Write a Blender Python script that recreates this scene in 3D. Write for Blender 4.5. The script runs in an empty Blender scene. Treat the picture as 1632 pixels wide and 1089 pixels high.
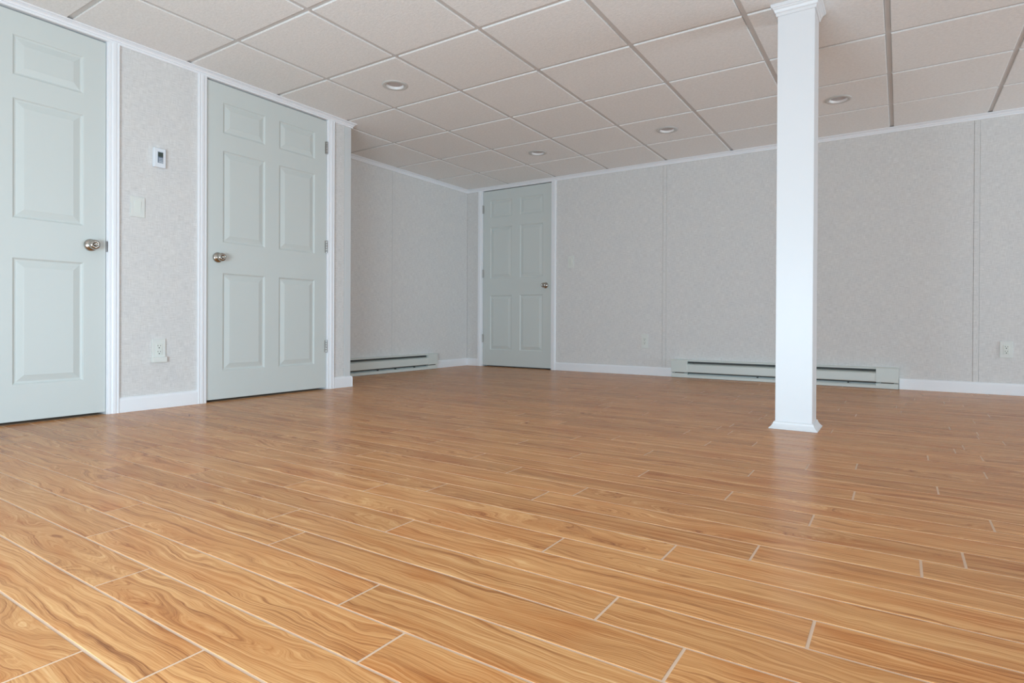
import bpy, bmesh, math, random
from mathutils import Matrix, Vector

random.seed(7)
S = bpy.context.scene
COL = S.collection

# ------------------------------------------------------------------ camera
CAM_Z = 0.5159
F_PX, CX, CY = 938.844, 825.025, 517.603
YAW, PITCH, ROLL = math.radians(-32.959), math.radians(-0.2528), math.radians(0.2771)
cam_data = bpy.data.cameras.new('camera')
cam = bpy.data.objects.new('camera', cam_data)
COL.objects.link(cam)
fw = Vector((math.sin(YAW) * math.cos(PITCH), math.cos(YAW) * math.cos(PITCH), math.sin(PITCH)))
r0 = Vector((math.cos(YAW), -math.sin(YAW), 0))
u0 = r0.cross(fw)
rr = r0 * math.cos(ROLL) + u0 * math.sin(ROLL)
uu = -r0 * math.sin(ROLL) + u0 * math.cos(ROLL)
m = Matrix.Identity(4)
for i in range(3):
    m[i][0], m[i][1], m[i][2] = rr[i], uu[i], -fw[i]
m[2][3] = CAM_Z
cam.matrix_world = m
cam_data.sensor_width = 36
cam_data.sensor_fit = 'HORIZONTAL'
cam_data.lens = F_PX / 1632 * 36
cam_data.shift_x = (816 - CX) / 1632
cam_data.shift_y = (CY - 544.5) / 1632
cam_data.clip_start = 0.02
S.camera = cam

# ------------------------------------------------------------------ world, lights, exposure
W = bpy.data.worlds.new('world')
S.world = W
W.use_nodes = True
bg = W.node_tree.nodes['Background']
bg.inputs[0].default_value = (0.75, 0.87, 1.0, 1)
bg.inputs[1].default_value = 1.0


def area(name, loc, rot, sx, sy, power, col):
    l = bpy.data.lights.new(name, 'AREA')
    l.shape = 'RECTANGLE'
    l.size, l.size_y, l.energy, l.color = sx, sy, power, col
    o = bpy.data.objects.new(name, l)
    o.location, o.rotation_euler = loc, rot
    COL.objects.link(o)
    return o


# added fill lights behind and beside the camera; windows are built around them
area('near_fill_light', (-0.75, -1.06, 0.45), (math.radians(90), 0, 0), 2.2, 0.8, 134, (0.605, 0.825, 0.985))
area('right_fill_light', (5.55, 4.3, 0.45), (math.radians(90), 0, math.radians(90)), 2.2, 0.8, 142, (0.64, 0.84, 0.985))

S.cycles.max_bounces = 16
S.cycles.diffuse_bounces = 10

vs = S.view_settings
vs.view_transform = 'Standard'
vs.look = 'None'
vs.gamma = 1
vs.use_curve_mapping = False
vs.exposure = 0.0

# ------------------------------------------------------------------ dimensions (metres)
XL, XA, YB, C = -3.644, -4.318, 5.552, 2.0823     # left wall, alcove wall, back wall, ceiling grid
YC = 3.185                                         # corner where the left wall turns back into the alcove
XR, YN = 5.60, -1.10                                # right and near walls (outside the picture)
T, GX, GY = 0.6096, -3.110, 1.909                  # ceiling grid
FACE = C - 0.007                                   # tile faces hang below the grid
CROWN0 = 2.037


# ------------------------------------------------------------------ helpers
class MB:
    def __init__(self):
        self.v, self.f, self.sm = [], [], []

    def face(self, pts, smooth=False):
        n = len(self.v)
        self.v += [tuple(p) for p in pts]
        self.f.append(tuple(range(n, n + len(pts))))
        self.sm.append(smooth)

    def box(self, x0, x1, y0, y1, z0, z1):
        n = len(self.v)
        self.v += [(x, y, z) for z in (z0, z1) for y in (y0, y1) for x in (x0, x1)]
        for q in ((0, 2, 3, 1), (4, 5, 7, 6), (0, 1, 5, 4), (1, 3, 7, 5), (3, 2, 6, 7), (2, 0, 4, 6)):
            self.f.append(tuple(n + i for i in q))
            self.sm.append(False)
        return self

    def loft(self, rings, closed=True, caps=True, smooth=False):
        n = len(self.v)
        k = len(rings[0])
        for r in rings:
            self.v += [tuple(p) for p in r]
        for a in range(len(rings) - 1):
            for i in range(k if closed else k - 1):
                j = (i + 1) % k
                self.f.append((n + a * k + i, n + a * k + j, n + (a + 1) * k + j, n + (a + 1) * k + i))
                self.sm.append(smooth)
        if caps:
            self.f.append(tuple(n + i for i in range(k))[::-1])
            self.f.append(tuple(n + (len(rings) - 1) * k + i for i in range(k)))
            self.sm += [False, False]
        return self

    def lathe(self, prof, org, axis, seg=32, smooth=True, cap=True):
        """prof: (radius, height along axis)"""
        a = Vector(axis).normalized()
        b = a.orthogonal().normalized()
        c = a.cross(b)
        o = Vector(org)
        rings = [[o + a * h + (b * math.cos(2 * math.pi * i / seg) + c * math.sin(2 * math.pi * i / seg)) * max(r, 1e-5)
                  for i in range(seg)] for r, h in prof]
        return self.loft(rings, True, cap, smooth)

    def build(self, name, mat, parent=None, bevel=0.0, seg=2):
        me = bpy.data.meshes.new(name)
        me.from_pydata(self.v, [], self.f)
        me.polygons.foreach_set('use_smooth', self.sm)
        bm = bmesh.new()
        bm.from_mesh(me)
        bmesh.ops.remove_doubles(bm, verts=bm.verts, dist=1e-6)
        bmesh.ops.recalc_face_normals(bm, faces=bm.faces)
        if bevel:
            es = [e for e in bm.edges if len(e.link_faces) == 2 and e.calc_face_angle(0) > 0.6]
            bmesh.ops.bevel(bm, geom=es, offset=bevel, segments=seg, affect='EDGES', profile=0.5, clamp_overlap=True)
        bm.to_mesh(me)
        bm.free()
        me.materials.append(mat)
        o = bpy.data.objects.new(name, me)
        COL.objects.link(o)
        if parent:
            o.parent = parent
        return o


def empty(name, loc=(0, 0, 0), rz=0.0):
    o = bpy.data.objects.new(name, None)
    o.empty_display_size = 0.1
    o.location = loc
    o.rotation_euler = (0, 0, rz)
    COL.objects.link(o)
    return o


def tag(o, label=None, cat=None, group=None, kind=None):
    if label: o['label'] = label
    if cat: o['category'] = cat
    if group: o['group'] = group
    if kind: o['kind'] = kind
    return o


def copy_tree(o, parent=None):
    c = o.copy()
    COL.objects.link(c)
    if parent is not None:
        c.parent = parent
    for ch in list(o.children):
        copy_tree(ch, c)
    return c


# ------------------------------------------------------------------ materials
def mat(name, col, rough=0.5, metal=0.0, spec=0.5):
    mt = bpy.data.materials.new(name)
    mt.use_nodes = True
    b = mt.node_tree.nodes['Principled BSDF']
    b.inputs['Base Color'].default_value = (*col, 1)
    b.inputs['Roughness'].default_value = rough
    b.inputs['Metallic'].default_value = metal
    b.inputs['Specular IOR Level'].default_value = spec
    return mt


class NT:
    """tiny node-tree builder"""
    def __init__(self, mt):
        self.t = mt.node_tree
        self.b = self.t.nodes['Principled BSDF']

    def n(self, kind, **kw):
        nd = self.t.nodes.new(kind)
        for k, v in kw.items():
            setattr(nd, k, v)
        return nd

    def put(self, sock, v):
        if hasattr(v, 'is_linked'):
            self.t.links.new(v, sock)
        else:
            sock.default_value = v

    def math(self, op, a, b=0.0, c=0.0, clamp=False):
        nd = self.n('ShaderNodeMath', operation=op, use_clamp=clamp)
        for s, v in zip(nd.inputs, (a, b, c)):
            self.put(s, v)
        return nd.outputs[0]

    def comb(self, x, y, z):
        nd = self.n('ShaderNodeCombineXYZ')
        for s, v in zip(nd.inputs, (x, y, z)):
            self.put(s, v)
        return nd.outputs[0]

    def noise(self, vec, scale=1.0, detail=3.0, rough=0.5, dist=0.0):
        nd = self.n('ShaderNodeTexNoise')
        self.put(nd.inputs['Vector'], vec)
        nd.inputs['Scale'].default_value = scale
        nd.inputs['Detail'].default_value = detail
        nd.inputs['Roughness'].default_value = rough
        nd.inputs['Distortion'].default_value = dist
        return nd.outputs['Fac']

    def ramp(self, fac, stops, interp='LINEAR'):
        nd = self.n('ShaderNodeValToRGB')
        cr = nd.color_ramp
        cr.interpolation = interp
        while len(cr.elements) < len(stops):
            cr.elements.new(0.5)
        for e, (p, c) in zip(cr.elements, stops):
            e.position = p
            e.color = (*c, 1) if len(c) == 3 else c
        self.put(nd.inputs[0], fac)
        return nd.outputs[0]

    def mix(self, fac, a, b, blend='MIX'):
        nd = self.n('ShaderNodeMix', data_type='RGBA', blend_type=blend)
        self.put(nd.inputs[0], fac)
        self.put(nd.inputs[6], a)
        self.put(nd.inputs[7], b)
        return nd.outputs[2]

    def bump(self, h, strength, dist):
        nd = self.n('ShaderNodeBump')
        nd.inputs['Strength'].default_value = strength
        nd.inputs['Distance'].default_value = dist
        self.put(nd.inputs['Height'], h)
        self.t.links.new(nd.outputs[0], self.b.inputs['Normal'])

    def xyz(self, kind='Object'):
        tc = self.n('ShaderNodeTexCoord')
        sp = self.n('ShaderNodeSeparateXYZ')
        self.t.links.new(tc.outputs[kind], sp.inputs[0])
        return tc.outputs[kind], sp.outputs[0], sp.outputs[1], sp.outputs[2]


M_trim = mat('white_semigloss_trim', (0.87, 0.885, 0.91), 0.35)
M_column = mat('white_column_paint', (0.755, 0.76, 0.77), 0.4)
M_column_side = M_column
M_door = mat('pale_grey_green_door_paint', (0.635, 0.68, 0.66), 0.42)
M_heater = mat('heater_enamel', (0.66, 0.70, 0.665), 0.38)
M_dark = mat('heater_interior', (0.06, 0.065, 0.06), 0.6)
M_fin = mat('aluminium_fins', (0.22, 0.23, 0.22), 0.5, 0.6)
M_nickel = mat('brushed_nickel', (0.47, 0.445, 0.41), 0.2, 1.0)
M_steel = mat('satin_steel_hinge', (0.50, 0.49, 0.47), 0.38, 1.0)
M_bronze = mat('dark_strike', (0.035, 0.026, 0.030), 0.5, spec=0.2)
M_plate = mat('ivory_grey_plate', (0.73, 0.75, 0.715), 0.4)
M_plate2 = mat('ivory_grey_device', (0.72, 0.75, 0.70), 0.3)
M_hole = mat('black_slot', (0.02, 0.02, 0.02), 0.6)
M_white_plastic = mat('white_plastic', (0.78, 0.83, 0.88), 0.3)
M_lcd = mat('lcd_glass', (0.055, 0.075, 0.065), 0.15)
M_btnback = mat('grey_blue_keypad', (0.13, 0.17, 0.23), 0.4)
M_btn = mat('pale_key', (0.55, 0.60, 0.66), 0.4)
M_grid = mat('ceiling_grid_paint', (0.62, 0.60, 0.58), 0.5)
M_ring = mat('downlight_trim', (0.60, 0.60, 0.58), 0.5)
M_baffle = mat('downlight_baffle', (0.82, 0.81, 0.80), 0.4)
M_lamp = mat('frosted_lamp_off', (0.50, 0.46, 0.45), 0.5)
M_core = mat('shade_darkened_core', (0.24, 0.235, 0.23), 0.85)  # shade painted into the core colour so door gaps and slits look dark
M_grout = mat('pale_plank_joint', (0.64, 0.445, 0.31), 0.5)
M_plain = mat('plain_wall', (0.80, 0.80, 0.80), 0.7)

# woven wall covering
M_fabric = mat('woven_fabric_wall', (0.55, 0.54, 0.52), 0.8, spec=0.25)
k = NT(M_fabric)
vec, x, y, z = k.xyz()
u = k.math('ADD', x, y)
h1 = k.noise(k.comb(k.math('MULTIPLY', u, 24.0), k.math('MULTIPLY', z, 270.0), 0.0), 1, 2, 0.6)
h2 = k.noise(k.comb(k.math('MULTIPLY', u, 270.0), k.math('MULTIPLY', z, 20.0), 3.0), 1, 2, 0.6)
hh = k.math('ADD', k.math('MULTIPLY', h1, 0.58), k.math('MULTIPLY', h2, 0.42))
cl = k.noise(k.comb(k.math('MULTIPLY', u, 9.0), k.math('MULTIPLY', z, 9.0), 7.0), 1, 3, 0.5)
w1 = k.ramp(hh, [(0.33, (0.622, 0.616, 0.604)), (0.5, (0.722, 0.716, 0.703)), (0.67, (0.825, 0.82, 0.808))])
w2 = k.ramp(cl, [(0.3, (0.965, 0.965, 0.97)), (0.7, (1.0, 0.995, 0.985))])
k.t.links.new(k.mix(1.0, w1, w2, 'MULTIPLY'), k.b.inputs['Base Color'])
k.bump(hh, 0.35, 0.0015)

# pebbled ceiling tile
M_tile = mat('textured_ceiling_tile', (0.72, 0.69, 0.665), 0.75, spec=0.25)
k = NT(M_tile)
vec, x, y, z = k.xyz()
oi = k.n('ShaderNodeObjectInfo')
tv = k.comb(k.math('MULTIPLY_ADD', oi.outputs['Random'], 31.0, k.math('MULTIPLY', x, 62.0)),
            k.math('MULTIPLY_ADD', oi.outputs['Random'], 17.0, k.math('MULTIPLY', y, 88.0)), z)
t1 = k.noise(tv, 1, 3, 0.6, 0.6)
t2 = k.ramp(t1, [(0.35, (0.815, 0.81, 0.795)), (0.65, (0.885, 0.88, 0.865))])
k.t.links.new(t2, k.b.inputs['Base Color'])
k.bump(t1, 0.55, 0.004)

# laminate plank
M_wood = mat('cherry_laminate_plank', (0.45, 0.24, 0.1), 0.3, spec=0.3)
k = NT(M_wood)
vec, x, y, z = k.xyz()
oi = k.n('ShaderNodeObjectInfo')
ge = k.n('ShaderNodeNewGeometry')
rnd = k.math('FRACT', k.math('ADD', oi.outputs['Random'], k.math('MULTIPLY', ge.outputs['Random Per Island'], 7.31)))
rb = k.math('FRACT', k.math('MULTIPLY', rnd, 53.17))
ox = k.math('MULTIPLY', rnd, 43.0)
oy = k.math('MULTIPLY', rb, 29.0)
# slow figure that bends the growth rings
fig = k.noise(k.comb(k.math('MULTIPLY_ADD', x, 2.1, ox), k.math('MULTIPLY_ADD', y, 8.0, oy), rnd), 1, 2.0, 0.45, 0.5)
fig2 = k.noise(k.comb(k.math('MULTIPLY_ADD', x, 7.5, oy), k.math('MULTIPLY_ADD', y, 17.0, ox), 4.0), 1, 2.0, 0.5, 0.3)
amp = k.math('MULTIPLY_ADD', k.math('POWER', rb, 1.6), 10.0, 3.0)
ringc = k.math('ADD', k.math('MULTIPLY_ADD', y, 52.0, oy), k.math('MULTIPLY', fig, amp))
ringc = k.math('ADD', ringc, k.math('MULTIPLY', fig2, 1.5))
ring = k.noise(k.comb(ringc, k.math('MULTIPLY', ox, 3.0), k.math('MULTIPLY', x, 0.5)), 1.5, 5.0, 0.66)
fib = k.noise(k.comb(k.math('MULTIPLY_ADD', x, 3.2, ox), k.math('MULTIPLY', ringc, 5.2), 2.0), 1, 4.0, 0.72)
pore = k.noise(k.comb(k.math('MULTIPLY_ADD', x, 16.0, oy), k.math('ADD', k.math('MULTIPLY', y, 620.0), k.math('MULTIPLY', fig, 55.0)), 5.0), 1, 2.0, 0.6)
pat = k.noise(k.comb(k.math('MULTIPLY_ADD', x, 3.0, oy), k.math('MULTIPLY_ADD', y, 14.0, ox), 9.0), 1, 2.0, 0.5, 0.4)
v = k.math('ADD', k.math('MULTIPLY', ring, 0.43), k.math('ADD', k.math('MULTIPLY', fib, 0.37),
           k.math('ADD', k.math('MULTIPLY', pore, 0.12), k.math('MULTIPLY', pat, 0.08))))
wood = k.ramp(v, [(0.365, (0.215, 0.080, 0.030)), (0.42, (0.375, 0.156, 0.058)), (0.47, (0.515, 0.237, 0.088)),
                  (0.515, (0.600, 0.298, 0.116)), (0.57, (0.685, 0.378, 0.162)), (0.64, (0.790, 0.500, 0.255))])
wood = k.mix(k.ramp(pat, [(0.45, (0, 0, 0)), (0.70, (1, 1, 1))]), wood, (0.82, 0.66, 0.55, 1), 'MULTIPLY')
tone = k.ramp(rnd, [(0.0, (0.90, 0.88, 0.86)), (0.5, (1.0, 0.99, 0.97)), (1.0, (1.05, 1.03, 1.0))])
k.t.links.new(k.mix(1.0, wood, tone, 'MULTIPLY'), k.b.inputs['Base Color'])
k.b.inputs['Roughness'].default_value = 0.26
k.b.inputs['IOR'].default_value = 1.19
k.b.inputs['Specular IOR Level'].default_value = 0.5
k.bump(fib, 0.06, 0.0008)

# ------------------------------------------------------------------ floor
floor = MB().box(XA - 0.2, XR + 0.1, YN - 0.1, YB + 0.2, -0.06, -0.0007).build('floor', M_grout)
tag(floor, 'honey brown wood laminate plank floor with pale joints', 'floor', kind='structure')
ROW, Y0, PL, JT = 0.1051, 0.4025, 0.9345, 0.0056
JOINT = {-1: -1.066, 0: -0.911, 1: -1.305, 2: -1.619, 3: -1.787, 4: -1.217, 5: -1.375, 6: -1.055, 7: -1.605, 8: -1.366,
         9: -1.205, 10: -0.893, 11: -0.813, 12: -1.125, 13: -1.360, 14: -0.732, 15: -1.047, 16: -1.360, 17: -0.832,
         18: -1.21, 19: -1.062, 20: -0.685, 21: -1.45, 22: -0.84}
full = {}


def plank_mesh(L, Wd):
    key = (round(L, 4), round(Wd, 4))
    if key not in full:
        a, b = L / 2, Wd / 2
        mb = MB()
        mb.box(-a, a, -b, b, -0.006, 0.0)
        o = mb.build('plank', M_wood)
        full[key] = o.data
        bpy.data.objects.remove(o)
    return full[key]


far = MB()
n_plank = 0
for r in range(-31, 50):
    y0, y1 = Y0 + r * ROW + JT / 2, Y0 + (r + 1) * ROW - JT / 2
    y0, y1 = max(y0, YN + 0.002), min(y1, YB - 0.001)
    if y1 - y0 < 0.01:
        continue
    j = JOINT.get(r, -1.0 + random.uniform(-.46, .46))
    xmin = (XL if y0 < YC else XA) + 0.001
    n0 = math.floor((xmin - j) / PL)
    n1 = math.ceil((XR - j) / PL)
    for n in range(n0, n1):
        a, b = max(j + n * PL + JT / 2, xmin), min(j + (n + 1) * PL - JT / 2, XR - 0.001)
        if b - a < 0.02:
            continue
        right = 0.153 + (y1 - 1.107) * 0.1357 + 0.15
        left = -1.068 - (y1 - 0.301) * 3.55 - 0.2
        if 0.2 < y1 and a < right and b > left:
            o = bpy.data.objects.new('plank', plank_mesh(b - a, y1 - y0))
            o.location = ((a + b) / 2, (y0 + y1) / 2, random.uniform(-0.0001, 0.0))
            COL.objects.link(o)
            o.parent = floor
            n_plank += 1
        else:
            far.box(a, b, y0, y1, -0.006, 0.0)
o = far.build('plank_field', M_wood, floor)
o['kind'] = 'stuff'
print('planks', n_plank)

# ------------------------------------------------------------------ ceiling: grid of tees and lay-in tiles
ceiling = MB().box(XA - 0.2, XR + 0.1, YN - 0.1, YB + 0.2, C + 0.02, C + 0.08).build('ceiling', M_core)
tag(ceiling, 'suspended ceiling of square textured white tiles in a grey grid', 'ceiling', kind='structure')
ix0, ix1, iy0, iy1 = -2, 10, -8, 6
xs = [GX + i * T for i in range(ix0, ix1 + 1)]
ys = [GY + j * T for j in range(iy0, iy1 + 1)]
for i in range(len(xs)):
    y_lo = YN if xs[i] > XL else YC
    MB().box(xs[i] - 0.012, xs[i] + 0.012, y_lo, YB, C, C + 0.02).build('grid_tee', M_grid, ceiling) if xs[i] > XA else None
for j in range(len(ys)):
    x_lo = XL if ys[j] < YC else XA
    if ys[j] < YB:
        MB().box(x_lo, XR, ys[j] - 0.012, ys[j] + 0.012, C + 0.0001, C + 0.02).build('grid_tee', M_grid, ceiling)
LIGHTS = [(0, 1), (0, 4), (2, 4), (4, 4)]
tcache = {}


def tile_mesh(w, d, hole):
    key = (round(w, 4), round(d, 4), hole)
    if key in tcache:
        return tcache[key]
    a, b, e = w / 2, d / 2, 0.003
    mb = MB()
    r_top = [(-a, -b, 0.02), (a, -b, 0.02), (a, b, 0.02), (-a, b, 0.02)]
    r_mid = [(-a, -b, -0.0045), (a, -b, -0.0045), (a, b, -0.0045), (-a, b, -0.0045)]
    r_low = [(-a + e, -b + e, -0.007), (a - e, -b + e, -0.007), (a - e, b - e, -0.007), (-a + e, b - e, -0.007)]
    if not hole:
        mb.loft([r_top, r_mid, r_low])
    else:
        mb.loft([r_top, r_mid, r_low], caps=False)
        seg, R = 32, 0.062
        ax, bx = a - e, b - e
        ring, outer = [], []
        for s in range(seg):
            th = 2 * math.pi * s / seg
            c_, s_ = math.cos(th), math.sin(th)
            ring.append((R * c_, R * s_, -0.007))
            q = min(ax / max(abs(c_), 1e-6), bx / max(abs(s_), 1e-6))
            outer.append((q * c_, q * s_, -0.007))
        for s in range(seg):
            t_ = (s + 1) % seg
            mb.face([outer[s], outer[t_], ring[t_], ring[s]])
    o = mb.build('ceiling_tile', M_tile)
    tcache[key] = o.data
    bpy.data.objects.remove(o)
    return tcache[key]


for i in range(ix0, ix1):
    for j in range(iy0, iy1):
        x0, x1 = GX + i * T + 0.0135, GX + (i + 1) * T - 0.0135
        y0, y1 = GY + j * T + 0.0135, GY + (j + 1) * T - 0.0135
        y1 = min(y1, YB - 0.001)
        x1 = min(x1, XR - 0.001)
        xmin = XL if (y0 + y1) / 2 < YC else XA
        if x1 < xmin + 0.01:
            continue
        if x0 < XL < x1 and y0 < YC < y1:      # the tile cut round the corner
            pass
        x0 = max(x0, xmin + 0.001)
        if x1 - x0 < 0.01 or y1 - y0 < 0.01:
            continue
        o = bpy.data.objects.new('ceiling_tile', tile_mesh(x1 - x0, y1 - y0, (i, j) in LIGHTS))
        o.location = ((x0 + x1) / 2, (y0 + y1) / 2, C + random.uniform(-0.0004, 0.0004))
        COL.objects.link(o)
        o.parent = ceiling

# ------------------------------------------------------------------ walls
TOP = C + 0.02


def wall(name, boxes, panels, strips, label):
    mb = MB()
    for b in boxes:
        mb.box(*b)
    w = mb.build(name, M_core)
    tag(w, label, 'wall', kind='structure')
    for b in panels:
        MB().box(*b).build('wall_panel', M_fabric, w, bevel=0.0008, seg=1)
    for b in strips:
        MB().box(*b).build('seam_strip', M_fabric, w, bevel=0.0015, seg=2)
    return w


DH = 2.037           # head of the door openings
D1 = (0.563, 1.478)  # door slabs along the left wall
D2 = (2.040, 2.955)
D3 = (-4.088, -3.174)
JG = 0.003 + 0.016   # gap + jamb thickness
a0, a1 = XL - 0.10, XL - 0.008
wall('wall_left',
     [(XL - 0.16, a0, YN - 0.1, YC - 0.1, -0.0007, TOP),
      (a0, a1, YN, D1[0] - JG, -0.0007, TOP), (a0, a1, D1[1] + JG, D2[0] - JG, -0.0007, TOP),
      (a0, a1, D2[1] + JG, YC - 0.1, -0.0007, TOP),
      (a0, a1, D1[0] - JG, D1[1] + JG, DH + 0.016, TOP), (a0, a1, D2[0] - JG, D2[1] + JG, DH + 0.016, TOP)],
     [(a1, XL, YN, D1[0] - JG, -0.0007, TOP), (a1, XL, D1[1] + JG, D2[0] - JG, -0.0007, TOP),
      (a1, XL, D2[1] + JG, 3.124, -0.0007, TOP)], [],
     'nearer left wall in woven grey fabric panels with two doors')
wall('wall_recess', [(XA - 0.1, a1, YC - 0.1, YC - 0.008, -0.0007, TOP)],
     [(XA, a1, YC - 0.008, YC, -0.0007, TOP)], [], 'short return wall facing the alcove behind the left corner')
wall('wall_alcove', [(XA - 0.1, XA - 0.008, YC, YB + 0.1, -0.0007, TOP)],
     [(XA - 0.008, XA, YC, 4.3160, -0.0007, TOP), (XA - 0.008, XA, 4.3500, YB, -0.0007, TOP)],
     [(XA - 0.008, XA + 0.0012, 4.317, 4.349, -0.0007, TOP)],
     'shaded alcove wall in woven grey fabric with one seam strip')
seams = [-1.912, -0.717, 0.478, 1.673, 2.868]
edges = [D3[1] + JG] + [s for s in seams] + [XR]
b0, b1 = YB + 0.008, YB + 0.10
pan = [(XA, D3[0] - JG, YB, b0, -0.0007, TOP)]
for i in range(len(edges) - 1):
    pan.append((edges[i] + (0.0182 if i else 0), edges[i + 1] - (0.0182 if i < len(edges) - 2 else 0), YB, b0, -0.0007, TOP))
wall('wall_back',
     [(XA - 0.1, XR + 0.1, b1, YB + 0.16, -0.0007, TOP), (XA - 0.008, D3[0] - JG, b0, b1, -0.0007, TOP),
      (D3[1] + JG, XR + 0.1, b0, b1, -0.0007, TOP), (D3[0] - JG, D3[1] + JG, b0, b1, DH + 0.016, TOP)],
     pan, [(s - 0.017, s + 0.017, YB - 0.0012, b0, -0.0007, TOP) for s in seams],
     'long back wall in woven grey fabric panels with seam strips')
WZ0, WZ1 = 0.04, 0.86
NW, RW = (-1.95, 0.45), (3.1, 5.5)  # openings shaped to suit the added fill lights
w = MB().box(XA - 0.2, NW[0], YN - 0.1, YN, -0.0007, TOP).box(NW[1], XR + 0.1, YN - 0.1, YN, -0.0007, TOP) \
    .box(NW[0], NW[1], YN - 0.1, YN, -0.0007, WZ0).box(NW[0], NW[1], YN - 0.1, YN, WZ1, TOP).build('wall_near', M_plain)
tag(w, 'white wall with an added opening behind the camera', 'wall', kind='structure')
w = MB().box(XR, XR + 0.1, YN, RW[0], -0.0007, TOP).box(XR, XR + 0.1, RW[1], YB + 0.1, -0.0007, TOP) \
    .box(XR, XR + 0.1, RW[0], RW[1], -0.0007, WZ0).box(XR, XR + 0.1, RW[0], RW[1], WZ1, TOP).build('wall_right', M_plain)
tag(w, 'white right-hand wall with an added low opening, outside the picture', 'wall', kind='structure')


def added_window(name, pts, label):  # unseen frames, invented to go with the added fill lights
    (x0, y0), (x1, y1) = pts
    n = 3
    mb = MB()
    hor = abs(x1 - x0) > abs(y1 - y0)

    def bar(s0, s1, z0, z1):
        if hor: mb.box(s0, s1, y0 - 0.07, y0 - 0.01, z0, z1)
        else: mb.box(x0 + 0.01, x0 + 0.07, s0, s1, z0, z1)
    a, b = (x0, x1) if hor else (y0, y1)
    bar(a, b, WZ0, WZ0 + 0.04)
    bar(a, b, WZ1 - 0.04, WZ1)
    for i in range(n + 1):
        p = a + (b - a - 0.05) * i / n
        bar(p, p + 0.05, WZ0 + 0.04, WZ1 - 0.04)
    w = mb.build(name, M_trim)
    tag(w, label, 'added_window', kind='structure')


added_window('added_window_1', ((NW[0], YN), (NW[1], YN)), 'white frame of the added opening behind the camera')
added_window('added_window_2', ((XR, RW[0]), (XR, RW[1])), 'white frame of the added opening in the right-hand wall')


# ------------------------------------------------------------------ mouldings
def extrude(mb, prof, a, b, put):
    """prof (d out of the wall, h) swept from station a to b; put(s, d, h) -> xyz"""
    mb.loft([[put(a(d) if callable(a) else a, d, h) for d, h in prof],
             [put(b(d) if callable(b) else b, d, h) for d, h in prof]])


CROWN = [(0, CROWN0), (0.009, CROWN0), (0.0120, CROWN0 + .002), (0.0130, CROWN0 + .0105), (0.0105, CROWN0 + .0125), (0.0165, CROWN0 + .0145),
         (0.018, CROWN0 + .019), (0.022, CROWN0 + .0245), (0.0275, CROWN0 + .0270), (0.0245, CROWN0 + .0290),
         (0.033, CROWN0 + .031), (0.0355, CROWN0 + .033), (0.036, FACE - 0.0006), (0, FACE - 0.0006)]
BASE = [(0, 0.0), (0.013, 0.0), (0.013, 0.068), (0.0115, 0.076), (0.008, 0.081), (0.004, 0.084), (0, 0.084)]
CASE = [(0.000, 0.000), (0.000, 0.009), (0.002, 0.0105), (0.012, 0.0115), (0.0145, 0.009), (0.017, 0.012), (0.022, 0.0155),
        (0.034, 0.0165), (0.040, 0.0150), (0.0425, 0.012), (0.045, 0.0155), (0.049, 0.017), (0.053, 0.0155), (0.055, 0.012), (0.055, 0.0)]
put_left = lambda s, d, h: (XL + d, s, h)
put_rec = lambda s, d, h: (s, YC + d, h)
put_alc = lambda s, d, h: (XA + d, s, h)
put_back = lambda s, d, h: (s, YB - d, h)
n_trim = [0]


def trim(mb, label, parent=None):
    n_trim[0] += 1
    o = mb.build('trim_%d' % n_trim[0], M_trim)
    return tag(o, label, 'trim', kind='structure')


mb = MB()
extrude(mb, CROWN, YN, lambda d: YC + d, put_left)
extrude(mb, CROWN, lambda d: XL + d, lambda d: XA + d, put_rec)
trim(mb, 'white crown moulding along the nearer left wall, ending at the corner')
mb = MB()
extrude(mb, CROWN, lambda d: YC + d, lambda d: YB - d, put_alc)
trim(mb, 'white crown moulding along the shaded alcove wall')
mb = MB()
extrude(mb, CROWN, lambda d: XA + d, XR, put_back)
trim(mb, 'white crown moulding along the long back wall')
# corner bead
mb = MB().box(XL - 0.008, XL + 0.003, 3.126, YC + 0.003, 0, CROWN0 + 0.005).box(XL - 0.062, XL - 0.008, YC - 0.006, YC + 0.003, 0, CROWN0 + 0.005)
n_trim[0] += 1
M_bead = mat('corner_bead', (0.66, 0.68, 0.68), 0.45)
o = mb.build('trim_%d' % n_trim[0], M_bead, bevel=0.0025, seg=2)
tag(o, 'pale vinyl corner strip on the outer corner right of the middle door', 'trim', kind='structure')


def baseboard(name, prof, segs, label):
    mb = MB()
    for a, b, put in segs:
        extrude(mb, prof, a, b, put)
    o = mb.build(name, M_trim)
    tag(o, label, 'baseboard', kind='structure')


CW = 0.055
c1r, c2l, c2r = D1[1] + 0.008, D2[0] - 0.008, D2[1] + 0.010
c3l, c3r = D3[0] - 0.006, D3[1] + 0.009
baseboard('baseboard_left', BASE, [(c1r + CW, c2l - CW, put_left)], 'short white baseboard between the two left doors')
baseboard('baseboard_corner', BASE, [(c2r + CW, lambda d: YC + 0.003 + d, put_left), (lambda d: XL + 0.003 + d, XA + 0.09, put_rec)],
          'small white baseboard wrapping the outer corner beside the middle door')
baseboard('baseboard_alcove', BASE, [(4.96, lambda d: YB - d, put_alc), (lambda d: XA + d, c3l - CW, put_back)],
          'white baseboard in the far corner beside the far door')
baseboard('baseboard_back', BASE, [(c3r + CW, -1.823, put_back)], 'white baseboard between the far door and the long heater')
baseboard('baseboard_right', BASE, [(0.001, XR, put_back)], 'white baseboard right of the long heater')


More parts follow.
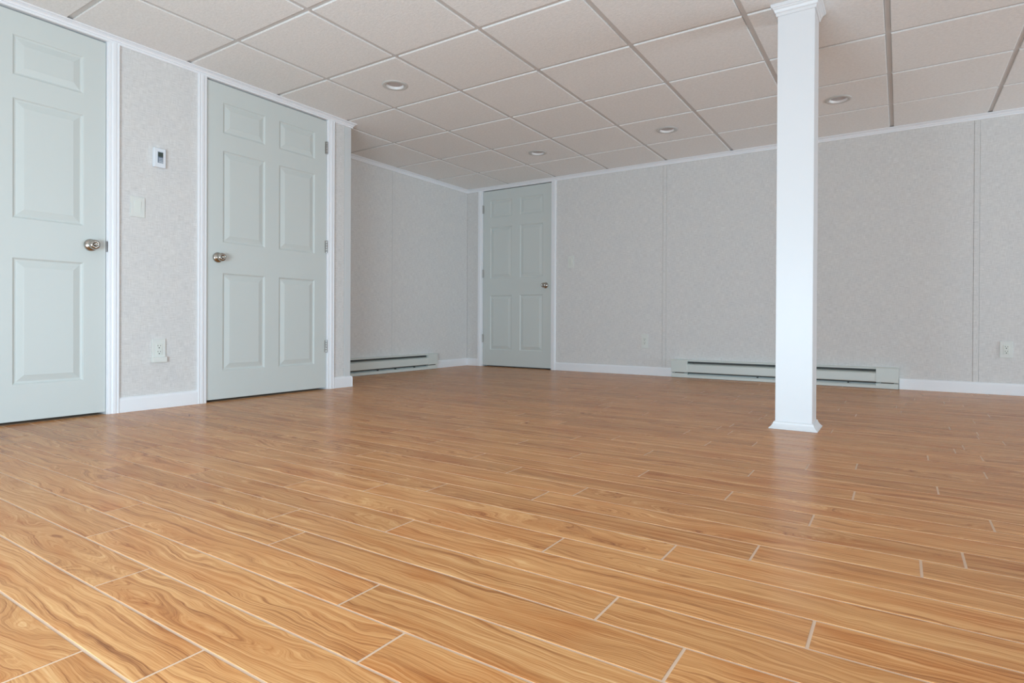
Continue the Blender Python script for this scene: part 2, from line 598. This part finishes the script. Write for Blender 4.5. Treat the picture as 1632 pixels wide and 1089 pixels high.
def casing(at, side, put, label):
    """vertical casing; at = edge next to the door, side = +1 grows along +s"""
    mb = MB()
    ring = [(at + side * u_, t_) for u_, t_ in CASE]
    mb.loft([[put(s, d, 0.0) for s, d in ring], [put(s, d, CROWN0 + 0.004) for s, d in ring]])
    return trim(mb, label)


def jamb(o, put, s0, s1):
    MB().loft([[put(s, d, 0) for s, d in ((s0, -0.1), (s1, -0.1), (s1, 0.0005), (s0, 0.0005))],
               [put(s, d, DH) for s, d in ((s0, -0.1), (s1, -0.1), (s1, 0.0005), (s0, 0.0005))]]).build('jamb', M_trim, o)


def head(o, put, s0, s1):
    MB().loft([[put(s0, d, h) for d, h in ((-0.1, DH), (0.0005, DH), (0.0005, DH + .016), (-0.1, DH + .016))],
               [put(s1, d, h) for d, h in ((-0.1, DH), (0.0005, DH), (0.0005, DH + .016), (-0.1, DH + .016))]]).build('head_jamb', M_trim, o)


def surround(D, put, cl, cr, la, lb):
    a = casing(cl, -1, put, la)
    jamb(a, put, D[0] - JG, D[0] - 0.003)
    head(a, put, D[0] - JG, D[1] + JG)
    b = casing(cr, 1, put, lb)
    jamb(b, put, D[1] + 0.003, D[1] + JG)


surround(D1, put_left, D1[0] - 0.008, c1r, 'white fluted door casing left of the nearest door, outside the picture',
         'white fluted door casing right of the nearest left door')
surround(D2, put_left, c2l, c2r, 'white fluted casing on the knob side of the middle door', 'white fluted casing on the hinge side of the middle door')
surround(D3, put_back, c3l, c3r, 'white fluted casing left of the far door', 'white fluted casing right of the far door')

# ------------------------------------------------------------------ doors (local: x along the width, -y out into the room, z up)
DW = 0.915
PX = [(0.103, 0.404), (0.511, 0.812)]
PZ = [(0.193, 0.822), (1.016, 1.608), (1.718, 1.918)]
ZB, ZT, TH = 0.014, 2.029, 0.035


def door_slab():
    mb = MB()
    xs_ = [0, PX[0][0], PX[0][1], PX[1][0], PX[1][1], DW]
    zs_ = [ZB] + [q for p in PZ for q in p] + [ZT]
    for i in range(5):
        for j in range(len(zs_) - 1):
            if i in (1, 3) and j in (1, 3, 5):
                continue
            mb.face([(xs_[i], 0, zs_[j]), (xs_[i + 1], 0, zs_[j]), (xs_[i + 1], 0, zs_[j + 1]), (xs_[i], 0, zs_[j + 1])])
    mb.face([(0, TH, ZB), (0, TH, ZT), (DW, TH, ZT), (DW, TH, ZB)])
    for q in (((0, ZB), (DW, ZB)), ((DW, ZB), (DW, ZT)), ((DW, ZT), (0, ZT)), ((0, ZT), (0, ZB))):
        (xa, za), (xb, zb) = q
        mb.face([(xa, 0, za), (xa, TH, za), (xb, TH, zb), (xb, 0, zb)])
    return mb


def raised_panel(px, pz):
    mb = MB()
    cx, cz = 0.0, 0.0
    hx, hz = (px[1] - px[0]) / 2, (pz[1] - pz[0]) / 2
    rings = []
    for ins, dep in ((0.0, 0.0), (0.003, 0.0012), (0.006, 0.0055), (0.011, 0.0080), (0.016, 0.0085), (0.020, 0.0072), (0.044, 0.0012), (0.046, 0.0004)):
        a, b = hx - ins, hz - ins
        rings.append([(-a, dep, -b), (a, dep, -b), (a, dep, b), (-a, dep, b)])
    mb.loft(rings, caps=False)
    a, b = hx - 0.046, hz - 0.046
    mb.face([(-a, 0.0004, -b), (a, 0.0004, -b), (a, 0.0004, b), (-a, 0.0004, b)])
    return mb


def knob_parts(parent, xk, zk, button):
    k_ = MB().lathe([(0.033, 0.0), (0.033, 0.004), (0.0325, 0.006), (0.030, 0.010), (0.024, 0.0145), (0.0165, 0.017), (0.0150, 0.019),
                     (0.0150, 0.023), (0.0165, 0.027), (0.021, 0.031), (0.0250, 0.036), (0.0268, 0.042), (0.0268, 0.048), (0.0252, 0.054),
                     (0.0215, 0.0585), (0.017, 0.0605), (0.0125, 0.061), (0.0115, 0.0595), (0.0, 0.0595)], (xk, 0.0, zk), (0, -1, 0), 40)
    o = k_.build('door_knob', M_nickel, parent)
    o['label'] = 'round brushed nickel knob'
    if button:
        MB().lathe([(0.0075, 0.0590), (0.0075, 0.0625), (0.0055, 0.064), (0.0045, 0.0635), (0.0, 0.063)], (xk, 0.0, zk), (0, -1, 0), 20).build('lock_button', M_nickel, o)


def hinge(parent, xh, zc):
    mb = MB()
    for q in range(5):
        z0 = zc - 0.047 + q * 0.019
        mb.lathe([(0.0058, z0), (0.0062, z0 + 0.001), (0.0062, z0 + 0.0175), (0.0058, z0 + 0.0185)], (xh, -0.005, 0), (0, 0, 1), 14, True)
    o = mb.build('hinge', M_steel, parent)
    o['label'] = 'satin steel hinge knuckle'
    MB().box(xh - 0.0155, xh + 0.0155, -0.0012, 0.0004, zc - 0.046, zc + 0.046).build('hinge_leaf', M_steel, o)


def door(name, loc, rz, hinge_right, label, strike, strike_mat, panels=True):
    d = empty(name, loc, rz)
    tag(d, label, 'door', kind='structure')
    door_slab().build('door_slab', M_door, d)
    for pz in PZ:
        me = None
        for px in PX:
            pos = ((px[0] + px[1]) / 2, 0, (pz[0] + pz[1]) / 2)
            if me is None:
                o = raised_panel(px, pz).build('raised_panel', M_door, d)
                me = o.data
            else:
                o = bpy.data.objects.new('raised_panel', me)
                COL.objects.link(o)
                o.parent = d
            o.location = pos
    xk = 0.070 if hinge_right else DW - 0.070
    knob_parts(d, xk, 0.918, True)
    xh = DW + 0.001 if hinge_right else -0.001
    for zc in (0.326, 1.078, 1.826):
        hinge(d, xh, zc)
    # strike lip on the jamb beside the knob
    sgn = -1 if hinge_right else 1
    xs0 = -0.0025 if hinge_right else DW + 0.0025
    mb = MB()
    rings = []
    for t in range(7):
        zz = 0.918 - 0.030 + 0.06 * t / 6
        w_ = strike * math.sqrt(max(0.05, 1 - ((t - 3) / 3.2) ** 2))
        rings.append([(xs0, 0.003, zz), (xs0 + sgn * 0.002, -0.0062, zz), (xs0 + sgn * w_, -0.0062 - 0.0004, zz), (xs0 + sgn * w_, -0.004, zz)])
    mb.loft(rings)
    o = mb.build('strike_plate', strike_mat, d)
    return d


R90 = math.radians(90)
# left-wall doors: local x -> +Y world, local -y -> +X world  (rotation +90 deg about z)
door('door_1', (XL - 0.004, D1[0], 0), R90, False, 'nearest six-panel grey-green door, cut by the left edge', 0.010, M_bronze)
door('door_2', (XL - 0.004, D2[0], 0), R90, True, 'middle six-panel grey-green door beside the corner, hinged on its right', 0.010, M_trim)
door('door_3', (D3[0], YB + 0.004, 0), 0.0, False, 'far six-panel grey-green door in the back wall', 0.004, M_bronze)


# ------------------------------------------------------------------ support column
px0, px1, py0, py1 = -0.512, -0.347, 3.122, 3.284
col = empty('support_column', ((px0 + px1) / 2, (py0 + py1) / 2, 0))
tag(col, 'square white support column with flared base and capital standing on the floor', 'column', kind='thing')
hw, hd = (px1 - px0) / 2, (py1 - py0) / 2


def sq(o_, z_):
    return [(-hw - o_, -hd - o_, z_), (hw + o_, -hd - o_, z_), (hw + o_, hd + o_, z_), (-hw - o_, hd + o_, z_)]


MB().loft([sq(0, 0.001), sq(0, FACE - 0.001)]).build('shaft', M_column, col, bevel=0.003, seg=2)
MB().loft([sq(0.0255, 0.0005), sq(0.0255, 0.004), sq(0.0215, 0.0065), sq(0.0165, 0.0125), sq(0.0105, 0.021), sq(0.008, 0.0265), sq(0.0075, 0.030),
           sq(0.003, 0.036), sq(0.0, 0.0365)], caps=False).build('base_moulding', M_column, col)
q0 = FACE - 0.056
MB().loft([sq(0.0, q0), sq(0.004, q0), sq(0.006, q0 + 0.003), sq(0.0075, q0 + 0.013), sq(0.011, q0 + 0.0155), sq(0.0115, q0 + 0.020), sq(0.015, q0 + 0.029),
           sq(0.0205, q0 + 0.0355), sq(0.0215, q0 + 0.038), sq(0.0255, q0 + 0.040), sq(0.028, q0 + 0.044), sq(0.0285, FACE - 0.0008)], caps=False).build('capital', M_column, col)


# ------------------------------------------------------------------ baseboard heaters (local x along, -y into the room)
def heater(L, label, loc, rz):
    h_ = empty('baseboard_heater', loc, rz)
    tag(h_, label, 'heater', group='electric baseboard heaters')
    D = 0.062
    EC = 0.152          # end cap length
    # back plate and top hood
    mb = MB()
    mb.box(0.002, L - 0.002, -0.004, -0.0003, 0.004, 0.166)
    mb.build('back_plate', M_heater, h_)
    prof = [(-0.004, 0.160), (-0.004, 0.1675), (-0.046, 0.1675), (-0.056, 0.1605), (-0.056, 0.1545), (-0.0545, 0.1545), (-0.0545, 0.160), (-0.0455, 0.1655), (-0.006, 0.1655), (-0.006, 0.160)]
    MB().loft([[(EC * 0.9, y_, z_) for y_, z_ in prof], [(L - EC * 0.9, y_, z_) for y_, z_ in prof]]).build('top_hood', M_heater, h_)
    # front panel: slightly bowed sheet with turned-in top lip
    prof = [(-0.030, 0.136), (-0.050, 0.1285), (-0.060, 0.122), (-0.0615, 0.118), (-0.0615, 0.058), (-0.058, 0.053), (-0.040, 0.051),
            (-0.040, 0.0525), (-0.0575, 0.0545), (-0.060, 0.059), (-0.060, 0.118), (-0.0585, 0.121), (-0.049, 0.127), (-0.030, 0.1345)]
    MB().loft([[(EC, y_, z_) for y_, z_ in prof], [(L - EC, y_, z_) for y_, z_ in prof]]).build('front_panel', M_heater, h_)
    # bottom rail
    prof = [(-0.004, 0.001), (-0.054, 0.001), (-0.056, 0.003), (-0.056, 0.020), (-0.046, 0.031), (-0.044, 0.031), (-0.0545, 0.0195), (-0.0545, 0.004), (-0.004, 0.003)]
    MB().loft([[(0.003, y_, z_) for y_, z_ in prof], [(L - 0.003, y_, z_) for y_, z_ in prof]]).build('bottom_rail', M_heater, h_)
    # dark heating element behind the slots, with fins
    MB().box(EC, L - EC, -0.034, -0.005, 0.040, 0.150).build('heating_element', M_dark, h_)
    mb = MB()
    n = int((L - 2 * EC - 0.3) / 0.012)
    for q in range(n):
        xx = EC + 0.15 + q * 0.012
        mb.box(xx, xx + 0.0012, -0.042, -0.034, 0.044, 0.115)
    f = mb.build('fins', M_fin, h_)
    f['kind'] = 'stuff'
    # end caps with wiring slot
    for q in (0, 1):
        x0, x1 = (0.0, EC) if q == 0 else (L - EC, L)
        prof = [(-0.0005, 0.050), (-0.0005, 0.169), (-0.048, 0.169), (-0.062, 0.1625), (-0.0635, 0.160), (-0.0635, 0.053), (-0.061, 0.050)]
        o = MB().loft([[(x0, y_, z_) for y_, z_ in prof], [(x1, y_, z_) for y_, z_ in prof]]).build('end_cap', M_heater, h_, bevel=0.001, seg=1)
        xb0, xb1 = (0.001, EC) if q == 0 else (L - EC, L - 0.001)
        MB().box(xb0, xb1, -0.055, -0.004, 0.003, 0.042).build('cap_base', M_heater, o)
        MB().box(xb0 + 0.035, xb1 - 0.03, -0.0565, -0.054, 0.043, 0.0495).build('wiring_slot', M_hole, o)
    # clips seen in the slots
    for xx, zz in ((EC + 0.05, 0.139), (L - EC - 0.09, 0.139), (L * 0.42, 0.036), (L * 0.58, 0.036), (L - EC - 0.2, 0.036)):
        MB().box(xx, xx + 0.012, -0.047, -0.030, zz - 0.004, zz + 0.006).build('clip', M_dark, h_)
    return h_


heater(1.815, 'long pale grey-green baseboard heater on the back wall behind the column', (-1.819, YB, 0), 0.0)
heater(1.50, 'pale grey-green baseboard heater on the shaded alcove wall', (XA, 4.952 - 1.50, 0), R90)


# ------------------------------------------------------------------ wall devices (local x along, -y into the room, origin at plate centre)
def outlet(label, loc, rz, guard, w_=0.072, h__=0.116):
    e_ = empty('outlet', loc, rz)
    tag(e_, label, 'outlet', group='electrical outlets')
    dz = 0.006 if not guard else 0.010
    MB().box(-w_ / 2, w_ / 2, -dz, -0.0002, -h__ / 2, h__ / 2).build('cover_plate', M_plate, e_, bevel=0.002, seg=2)
    if guard:
        MB().box(-w_ / 2 - 0.003, w_ / 2 + 0.003, -0.024, -0.0002, -h__ / 2 - 0.014, -h__ / 2 + 0.018).build('bottom_guard', M_plate, e_, bevel=0.0025, seg=2)
    r_ = MB().box(-0.0165, 0.0165, -dz - 0.0025, -dz + 0.001, -0.0335, 0.0335).build('receptacle', M_plate2, e_, bevel=0.0012, seg=2)
    mb = MB()
    y_ = -dz - 0.0025
    for zc in (0.0175, -0.0165):
        mb.box(-0.0078, -0.0056, y_ - 0.0003, y_ + 0.0008, zc + 0.001, zc + 0.009)
        mb.box(0.0056, 0.0078, y_ - 0.0003, y_ + 0.0008, zc + 0.001, zc + 0.0085)
        mb.lathe([(0.0033, 0.0), (0.0033, 0.001)], (0, y_ + 0.0007, zc - 0.0075), (0, -1, 0), 12, False)
    mb.build('socket_slots', M_hole, r_)
    return e_


def switch(label, loc, rz, w_, h__):
    e_ = empty('light_switch', loc, rz)
    tag(e_, label, 'switch', group='light switches')
    MB().box(-w_ / 2, w_ / 2, -0.006, -0.0002, -h__ / 2, h__ / 2).build('cover_plate', M_plate, e_, bevel=0.002, seg=2)
    # rocker, lower half pressed in
    MB().loft([[(x_, y_, z_) for y_, z_ in ((-0.004, -0.033), (-0.0062, -0.033), (-0.0085, 0.0), (-0.0105, 0.033), (-0.004, 0.033))] for x_ in (-0.0165, 0.0165)]) \
        .build('rocker', M_plate2, e_, bevel=0.0006, seg=1)
    for zc in (0.0485, -0.0485):
        MB().lathe([(0.0028, 0.0), (0.0028, 0.0012), (0.0022, 0.0016)], (0, -0.0055, zc), (0, -1, 0), 12).build('plate_screw', M_plate2, e_)
    return e_


outlet('outlet with protruding lower guard between the two left doors', (XL, 1.750, 0.345), R90, True, 0.074, 0.122)
outlet('outlet low on the back wall left of the long heater', (-2.105, YB, 0.333), 0, False, 0.070, 0.140)
outlet('outlet low on the back wall near the right edge', (0.655, YB, 0.331), 0, False, 0.074, 0.121)
switch('light switch below the thermostat between the two left doors', (XL, 1.636, 1.160), R90, 0.076, 0.116)
switch('light switch on the back wall beside the far door', (-2.930, YB, 1.155), 0, 0.074, 0.128)

th = empty('thermostat', (XL, 1.748, 1.463), R90)
tag(th, 'white rectangular thermostat with dark display above the light switch', 'thermostat')
MB().box(-0.033, 0.033, -0.022, -0.0003, -0.056, 0.056).build('housing', M_white_plastic, th, bevel=0.004, seg=3)
o = MB().box(-0.013, 0.017, -0.0232, -0.020, -0.030, 0.036).build('keypad', M_btnback, th, bevel=0.0008, seg=1)
MB().box(-0.0115, 0.0155, -0.0240, -0.023, 0.006, 0.031).build('display', M_lcd, th)
for zc in (-0.004, -0.0125, -0.0205, -0.0265):
    MB().box(-0.0085, 0.0150, -0.0250, -0.023, zc - 0.0019, zc + 0.0019).build('button', M_btn, o)
MB().box(-0.0115, 0.0155, -0.0240, -0.023, 0.0325, 0.0348).build('label_strip', M_btn, o)


# ------------------------------------------------------------------ recessed ceiling lights
def downlight(loc, label):
    e_ = empty('recessed_light', loc)
    tag(e_, label, 'light', group='recessed ceiling lights')
    MB().lathe([(0.057, 0.0), (0.057, -0.002), (0.060, -0.0042), (0.072, -0.0055), (0.082, -0.0040), (0.0845, -0.0015), (0.0845, 0.0)],
               (0, 0, 0), (0, 0, 1), 48, cap=False).build('trim_ring', M_ring, e_)
    MB().lathe([(0.0575, -0.0035), (0.0545, 0.003), (0.0515, 0.0105)], (0, 0, 0), (0, 0, 1), 40, cap=False).build('baffle', M_baffle, e_)
    MB().lathe([(0.0515, 0.0105), (0.044, 0.009), (0.030, 0.0075), (0.014, 0.0068), (0.0, 0.0066)], (0, 0, 0), (0, 0, 1), 40, cap=False).build('lamp', M_lamp, e_)
    return e_


LL = ['recessed light nearest the left corner of the ceiling, in front of the alcove',
      'recessed light in the ceiling in front of the far door',
      'recessed light in the ceiling left of the white column, between column and far door',
      'recessed light in the ceiling just right of the white column']
for (i, j), lb in zip(LIGHTS, LL):
    downlight((GX + (i + 0.5) * T, GY + (j + 0.5) * T, FACE - 0.0006), lb)
